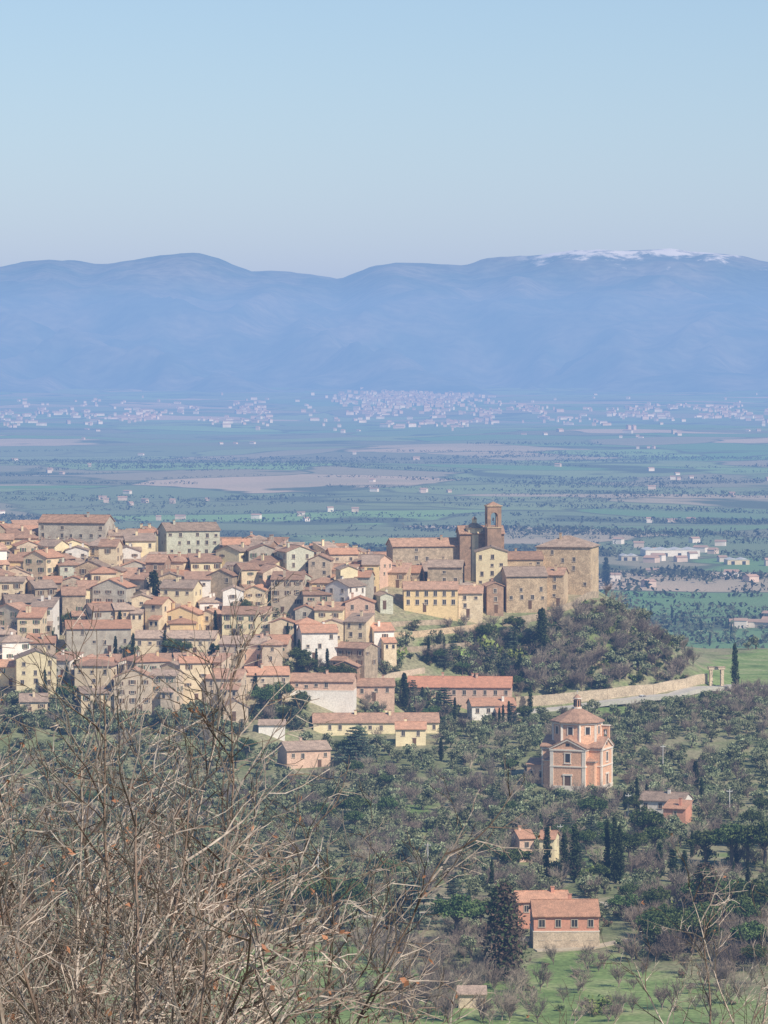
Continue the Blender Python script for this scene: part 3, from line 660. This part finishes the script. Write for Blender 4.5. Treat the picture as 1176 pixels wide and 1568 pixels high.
def free(X,Y,front=24):
    for (a,b,c,e) in FOOT:
        if abs(X-a)<c/2+2.2 and -front-e/2<Y-b<e/2+3: return False
    for (a,b,r) in ROADPTS:
        if abs(X-a)<r and -2-r*1.6<Y-b<r: return False
    return True
NOOL=GREEN[:3]+[[(780,925),(1090,990),(1085,1045),(790,1080),(580,1040),(580,950)]]
grove=empty('olive_grove'); rr=random.Random(5); cnt=0
Y=870
while Y<1420:
    X=-190
    while X<190:
        x=X+rr.uniform(-2.4,2.4); y=Y+rr.uniform(-2.4,2.4); g=ground(x,y); px,py=proj((x,y,g)); X+=5.7
        dens=.95+.85*noise.noise(Vector((x/32,y/32,9)))
        if py<1064: continue
        if py<1075 and px<1085: continue
        if px<560 and py<1092: continue
        if px>1000 and 1262<py<1340: dens*=.4
        if 1360<py<1460 and px>560: dens*=.5
        if rr.random()>dens or not free(x,y,20) or any(inpoly(px,py,P) for P in NOOL): continue
        if any(abs(x-a)<r+1 and -18<y-b<2 for a,b,r in TREES): continue
        s=rr.uniform(.65,1.2); k=rr.random()
        me_=rr.choice(OLV) if k<.84 else (rr.choice(BAR) if k<.94 else (rr.choice(SHR) if k<.99 else rr.choice(PIN)))
        inst('olive_tree',me_,(x,y,g),rr.uniform(0,6.3),(s,s,s*rr.uniform(.85,1.1)),grove); cnt+=1
    Y+=6.0
scrub=empty('hillside_scrub')
def scatter(n,poly,meshes,par,nm_,s0,s1,front=10):
    xs=[p[0] for p in poly]; ys=[p[1] for p in poly]; k=0; t=0
    while k<n and t<n*12:
        t+=1; px=rr.uniform(min(xs),max(xs)); py=rr.uniform(min(ys),max(ys))
        if not inpoly(px,py,poly): continue
        p=hit(px,py)
        if p is None or not free(p.x,p.y,front): continue
        s=rr.uniform(s0,s1); inst(nm_,rr.choice(meshes),p,rr.uniform(0,6.3),(s,s,s*rr.uniform(.8,1.2)),par); k+=1
SL=[(590,955),(760,955),(860,945),(930,905),(955,940),(1000,965),(1045,990),(1082,1040),(1000,1055),(800,1072),(790,1040),(600,1030)]
SLR=[(770,965),(860,945),(925,905),(955,940),(1000,965),(1045,990),(1080,1038),(1000,1052),(810,1068),(790,1020)]
SLL=[(560,985),(640,960),(790,960),(800,1065),(600,1045),(555,1040)]
scatter(210,SL,SHR,scrub,'shrub',.7,1.6); scatter(190,SLR,BAR+[SHR[3]],scrub,'bare_tree',.7,1.3)
scatter(90,SLR,[OLV[2],SHR[2],OLV[0]],scrub,'shrub',.9,1.4)
scatter(190,SLL,[SHR[2],SHR[0],OLV[1],OLV[3],BAR[0],BAR[1],SHR[3]],scrub,'shrub',.6,1.15,front=4)
scatter(22,SLL,[PIN[0],CYP[1],OLV[4],CED[1]],scrub,'tree',.6,.95,front=6)
val=empty('valley_thicket')
scatter(220,[(340,1400),(1176,1400),(1176,1568),(340,1568)],BAR+[SHR[0],SHR[3]],val,'thicket_bush',.5,1.0)
scatter(130,[(560,1440),(800,1440),(800,1568),(600,1568)],BAR,val,'thicket_bush',.5,1.05)
scatter(200,[(940,1380),(1190,1380),(1190,1500),(1000,1470)],BAR+[SHR[2],PIN[0]] ,val,'thicket_bush',.6,1.2)
scatter(200,[(0,1090),(1176,1100),(1176,1400),(0,1400)],BAR+SHR,val,'thicket_bush',.6,1.2)
scatter(40,[(560,1200),(1176,1240),(1176,1420),(560,1420)],[PIN[0],PIN[1],CED[0],SHR[2],CYP[2]],val,'tree',.5,.95)
scatter(110,[(560,1190),(1176,1230),(1176,1400),(560,1400)],BAR,val,'thicket_bush',.8,1.3)
scatter(130,[(1085,1066),(1190,1064),(1190,1100),(950,1100)],OLV+BAR,val,'thicket_bush',.6,1.1)
scatter(70,[(940,935),(1190,965),(1190,990),(1085,1005)],OLV+[CYP[0],SHR[2]],val,'thicket_bush',.8,1.3)
tg=empty('town_garden_greenery'); scatter(230,[(0,860),(560,880),(580,1060),(0,1090)],SHR+[OLV[0],BAR[1]],tg,'garden_shrub',.5,1.1,front=0)
scatter(50,[(0,880),(560,900),(580,1060),(0,1090)],[CYP[0],CYP[1],PIN[0],OLV[2]],tg,'garden_tree',.7,1.05,front=0)
scatter(150,[(340,1060),(800,1070),(800,1110),(340,1110)],SHR+[OLV[0],BAR[0],SHR[2]],tg,'garden_shrub',.6,1.15,front=2)
scatter(40,[(330,1060),(800,1070),(820,1130),(340,1130)],[PIN[0],CED[0],CYP[1],OLV[2],SHR[2]],tg,'garden_tree',.55,.9,front=4)
scatter(170,[(-20,1075),(400,1085),(400,1125),(-20,1125)],SHR+OLV,tg,'garden_shrub',.7,1.3,front=2)

# distant woods, hedgerows & villages on the plain
def far_woods():
    mb=MB(); r=random.Random(3)
    def lump(X,Y,s,n):
        for a,b in WHP:
            if abs(X-a)<55 and -260<Y-b<60: return
        g=ground(X,Y)
        for _ in range(n):
            c=Vector((X+r.gauss(0,s*.7),Y+r.gauss(0,s*.6),g+r.uniform(.1,1)*s)); mb.leaf(c,s*.42,FARL,r)
    for k in range(200):
        Y=math.exp(r.uniform(math.log(2400),math.log(9500))); X=r.uniform(-.13,.13)*Y; a=r.gauss(0,.35); L_=r.uniform(90,620); n=int(L_/7)
        s=r.uniform(3,6); gap=r.uniform(.0,.2)
        for i in range(n):
            t=i/n-.5
            if r.random()>gap: lump(X+cos(a)*L_*t+r.gauss(0,3),Y+sin(a)*L_*t+r.gauss(0,3),s*r.uniform(.5,1.3),7)
    for k in range(14):
        Y=math.exp(r.uniform(math.log(2400),math.log(5500))); X=r.uniform(-.12,.12)*Y
        for i in range(120): lump(X+r.gauss(0,85),Y+r.gauss(0,40),r.uniform(4,8),7)
    mb.obj('distant_woods')
far_woods()
FW=M('far_white_wall',(.86,.79,.71),(.66,.56,.48),.02,rnd=0); FWP=M('far_pink_wall',(.70,.53,.43),(.52,.42,.35),.02,rnd=0); FR=M('far_roof',(.46,.30,.22),(.35,.25,.19),.01,rnd=0)
def far_house(mb,X,Y,w,d,h,r,tilt=.6):
    g=ground(X,Y); a=r.uniform(-tilt,tilt); c,s=cos(a),sin(a); wm=FW if r.random()<.55 else FWP
    def T(x,y,z): return (X+c*x-s*y,Y+s*x+c*y,g+z)
    mb.hexa([T(-w/2,-d/2,-3),T(w/2,-d/2,-3),T(w/2,d/2,-3),T(-w/2,d/2,-3),T(-w/2,-d/2,h),T(w/2,-d/2,h),T(w/2,d/2,h),T(-w/2,d/2,h)],wm)
    W2,D2=w/2+.5,d/2+.5
    mb.hexa([T(-W2,-D2,h),T(W2,-D2,h),T(W2,D2,h),T(-W2,D2,h),T(-W2,-.1,h+d*.2),T(W2,-.1,h+d*.2),T(W2,.1,h+d*.2),T(-W2,.1,h+d*.2)],FR)
def villages():
    r=random.Random(11); mb=MB()
    for k in range(2800):
        px=r.uniform(-200,1376); py=r.gauss(634,10)+6*noise.noise(Vector((px/90,0,1)))
        dn=noise.noise(Vector((px/60,py/14,2)))+.5*noise.noise(Vector((px/18,py/6,7)))
        if py<602 or r.random()>.30+1.6*dn: continue
        p=hit(px,py,5000)
        if p and p.y<22500: far_house(mb,p.x,p.y,r.choice((7,9,12,18,30))*r.uniform(.8,1.2),r.uniform(9,16),r.uniform(5,11),r)
    for k in range(560):
        px=r.gauss(625,48); py=r.gauss(611,8); p=hit(px,py,5000)
        if p and p.y<23500: far_house(mb,p.x,p.y,r.uniform(8,24),r.uniform(9,16),r.uniform(7,15),r)
    mb.obj('distant_town'); mb=MB()
    for k in range(46):
        px=r.uniform(-150,1326); py=r.uniform(650,800); p=hit(px,py,2500)
        if p is None: continue
        for i in range(r.choice((1,1,2,3))): far_house(mb,p.x+r.gauss(0,35),p.y+r.gauss(0,60),r.uniform(6,14),r.uniform(7,10),r.uniform(3,6),r)
    for k in range(18):
        px=r.uniform(930,1190); py=r.uniform(830,900); p=hit(px,py,2300)
        far_house(mb,p.x,p.y,r.uniform(8,14),r.uniform(8,12),r.uniform(4,6),r)
    for k in range(6):
        px=r.uniform(1120,1190); py=r.uniform(950,975); p=hit(px,py,1900)
        far_house(mb,p.x,p.y,r.uniform(9,13),r.uniform(8,12),r.uniform(4,6),r)
    mb.obj('distant_farmhouses')
villages()

# ------------------------------------------------------------------ mountains
RID=[(-400,400),(-200,395),(0,410),(60,398),(105,398),(160,405),(230,393),(300,386),(340,397),(385,415),(440,416),(480,421),(520,427),(570,408),(610,402),(720,405),(740,397),(800,391),(880,384),(960,382),(1040,383),(1110,388),(1176,402),(1400,395),(1600,420)]
def mountains():
    xs=[]; x=-9000
    while x<=9000: xs.append(x); x+=45 if abs(x)<3400 else 250
    ys=[19800+i*180 for i in range(60)]; YR=27000
    V=[]
    for Y in ys:
        for X in xs:
            px=588+6000*X/YR; zr=at(588,interp(px,RID),YR).z
            if abs(X)>4500: zr+=120*noise.noise(Vector((X/1500,0,0)))
            zr+=8*noise.noise(Vector((X/120,0,3)))+12*noise.noise(Vector((X/300,0,6)))
            t=(Y-19800)/(YR-19800)
            if t<=1:
                z=-190+(zr+190)*t**1.25
                env=min(1,t*3)*max(0,1-t)**.6
                n=1-abs(noise.noise(Vector((X/1300,Y/2400,1))))*2; n2=1-abs(noise.noise(Vector((X/450,Y/900,4))))*2
                z+=env*(n*280-140+n2*165-82)
            else: z=zr-(t-1)*1400
            z+=5*noise.noise(Vector((X/90,Y/200,2)))
            V.append((X,Y,z))
    nx=len(xs); F=[(j*nx+i,j*nx+i+1,(j+1)*nx+i+1,(j+1)*nx+i) for j in range(len(ys)-1) for i in range(nx-1)]
    me=bpy.data.meshes.new('mountains'); me.from_pydata(V,[],F); me.polygons.foreach_set('use_smooth',[True]*len(F))
    m=M('mountain_forest',(.08,.115,.10),(.21,.21,.18),.0018,rnd=0,lo=.4,hi=.66,fine=.3); nt=m.node_tree; N=nt.nodes; Lk=nt.links
    bs=N['Principled BSDF']; src=bs.inputs['Base Color'].links[0].from_socket
    tc=N.new('ShaderNodeTexCoord'); sx=N.new('ShaderNodeSeparateXYZ'); Lk.new(tc.outputs['Object'],sx.inputs[0])
    no=N.new('ShaderNodeTexNoise'); no.inputs['Scale'].default_value=.009; no.inputs['Detail'].default_value=7; no.inputs['Roughness'].default_value=.65
    mpp=N.new('ShaderNodeMapping'); mpp.inputs['Scale'].default_value=(.6,.3,1); Lk.new(tc.outputs['Object'],mpp.inputs[0]); Lk.new(mpp.outputs[0],no.inputs['Vector'])
    a=N.new('ShaderNodeMath'); a.operation='MULTIPLY_ADD'; a.inputs[1].default_value=620; Lk.new(no.outputs['Fac'],a.inputs[0]); Lk.new(sx.outputs['Z'],a.inputs[2])
    mr=N.new('ShaderNodeMapRange'); mr.inputs[1].default_value=1025; mr.inputs[2].default_value=1100; Lk.new(a.outputs[0],mr.inputs[0])
    mx=N.new('ShaderNodeMapRange'); mx.inputs[1].default_value=850; mx.inputs[2].default_value=1150; Lk.new(sx.outputs['X'],mx.inputs[0])
    mu=N.new('ShaderNodeMath'); mu.operation='MULTIPLY'; Lk.new(mr.outputs[0],mu.inputs[0]); Lk.new(mx.outputs[0],mu.inputs[1])
    mi=N.new('ShaderNodeMix'); mi.data_type='RGBA'; mi.inputs[7].default_value=(.85,.85,.87,1); Lk.new(mu.outputs[0],mi.inputs[0]); Lk.new(src,mi.inputs[6]); Lk.new(mi.outputs[2],bs.inputs['Base Color'])
    me.materials.append(m); o=bpy.data.objects.new('mountains',me); COL.objects.link(o)
mountains()

# ------------------------------------------------------------------ foreground bare trees
def big_bare(name,px,Y,ytop,sd,nl=10,spread=.42,dens=1.0,lean=0,rl=.042):
    r=random.Random(sd); mb=MB(); X=(px-588)/6000*Y; g=ground(X,Y); zt=at(px,ytop,Y).z-g; H=zt
    def br(p,d,L_,rad,lv,trop):
        step=(.45,.35,.22,.16,.13)[lv]; n=max(2,int(L_/step)); pts=[p]; dirs=[d]; q=p.copy(); dd=d.copy()
        for i in range(n):
            j=(.05,.08,.14,.2,.25)[lv]; dd=(dd+Vector((r.gauss(0,j),r.gauss(0,j),r.gauss(0,j)+trop))).normalized(); q=q+dd*(L_/n); pts.append(q.copy()); dirs.append(dd.copy())
        mat=TWIG if (lv>1 or r.random()<.5) else TWIG2
        if lv>=2 and r.random()<.35: mat=TWIG2
        mb.tube(pts,[max(.0045,rad*(1-.8*i/n)) for i in range(n+1)],mat,7 if lv==0 else (5 if lv==1 else 3))
        if lv<4:
            sp=(.0,.26,.21,.16)[lv]/dens
            if lv==0: return pts,dirs
            m=int(L_/sp)
            for k in range(m):
                t=(k+r.random())/m
                if t<(.22 if lv==1 else .1): continue
                i=min(n-1,int(t*n)); b=pts[i].lerp(pts[i+1],t*n-i); a=r.uniform(0,2*pi)
                u=dirs[i].orthogonal().normalized(); w=dirs[i].cross(u); ang=r.uniform(.4,.9)
                nd=(dirs[i]*cos(ang)+(u*cos(a)+w*sin(a))*sin(ang)).normalized()
                nl_=(0,2.1,.9,.42)[lv]*r.uniform(.5,1.15)*(1.15-.6*t)
                br(b,nd,nl_,(0,.015,.0085,.0058)[lv]*r.uniform(.8,1.2),lv+1,.05)
        if lv>=3 and r.random()<.025:
            c=pts[-1]; mb.leaf(c,.045,DRYL,r); mb.leaf(c+Vector((.02,0,-.03)),.04,DRYL,r)
    pts,dirs=br(Vector((0,0,-.5)),Vector((lean*.3,0,1)).normalized(),H*.3+.5,.17,0,.02)
    for k in range(nl):
        a=2*pi*k/nl+r.uniform(-.3,.3); s=spread*r.uniform(.25,1.2)
        b=pts[-1-r.choice((0,1,2))]; Lr=H*.76*r.uniform(.74,1.04)
        br(b,Vector((cos(a)*s+lean,sin(a)*s,1)).normalized(),Lr,rl*r.uniform(.8,1.15),1,.010)
    mb.obj(name,(X,Y,g))
big_bare('bare_tree',40,40,945,1,nl=11,spread=.28)
big_bare('bare_tree',225,44,990,2,nl=12,spread=.30)
big_bare('bare_tree',390,50,1190,8,nl=10,spread=.26,dens=.9)
big_bare('bare_tree',140,36,1170,15,nl=9,spread=.34,dens=.9)
big_bare('bare_tree',1120,72,1310,4,nl=11,spread=.24,dens=.75,rl=.05)
big_bare('bare_tree',640,70,1400,6,nl=7,spread=.25,dens=.65)

# ------------------------------------------------------------------ haze (uniform box that absorbs and emits a set airlight colour, no scattering)
def haze():
    mb=MB()
    m=bpy.data.materials.new('emissive_haze_volume'); m.use_nodes=True; N=m.node_tree.nodes; Lk=m.node_tree.links; N.clear()
    out=N.new('ShaderNodeOutputMaterial'); ab=N.new('ShaderNodeVolumeAbsorption'); em=N.new('ShaderNodeEmission'); ad=N.new('ShaderNodeAddShader')
    s=(1/15000,1/12200,1/10000); inf=(.28,.44,.735); D=s[2]
    ab.inputs['Color'].default_value=(1-s[0]/D,1-s[1]/D,0,1); ab.inputs['Density'].default_value=D
    e=[a*b for a,b in zip(s,inf)]; k=max(e); em.inputs['Color'].default_value=(e[0]/k,e[1]/k,e[2]/k,1); em.inputs['Strength'].default_value=k
    Lk.new(ab.outputs[0],ad.inputs[0]); Lk.new(em.outputs[0],ad.inputs[1]); Lk.new(ad.outputs[0],out.inputs['Volume'])
    mb.box(-24000,24000,-600,33000,-900,400,m); mb.obj('haze')
haze()

# ------------------------------------------------------------------ light, sky, camera
sd=Vector((.66,-.68,.84)).normalized()
sun=bpy.data.lights.new('sun','SUN'); sun.energy=5.0; sun.angle=radians(.53); sun.color=(1,.935,.82)
so=bpy.data.objects.new('sun',sun); so.rotation_euler=sd.to_track_quat('Z','Y').to_euler(); COL.objects.link(so)
w=bpy.data.worlds.new('World'); scene.world=w; w.use_nodes=True; N=w.node_tree.nodes; bg=N['Background']
sk=N.new('ShaderNodeTexSky'); sk.sky_type='NISHITA'; sk.sun_disc=False; sk.sun_elevation=math.asin(sd.z); sk.sun_rotation=atan2(sd.x,sd.y)
sk.air_density=1.0; sk.dust_density=.2; sk.ozone_density=3.2; sk.altitude=300
w.node_tree.links.new(sk.outputs[0],bg.inputs[0]); bg.inputs[1].default_value=.115
cam=bpy.data.cameras.new('camera'); cam.sensor_fit='HORIZONTAL'; cam.sensor_width=36; cam.lens=36*6000/1176; cam.clip_start=.5; cam.clip_end=80000
co=bpy.data.objects.new('camera',cam); co.location=(0,0,0); co.rotation_euler=(pi/2-PITCH,0,0); COL.objects.link(co); scene.camera=co
scene.view_settings.view_transform='Standard'; scene.view_settings.look='None'; scene.view_settings.exposure=0
print('olives',cnt,'houses',len(placed))
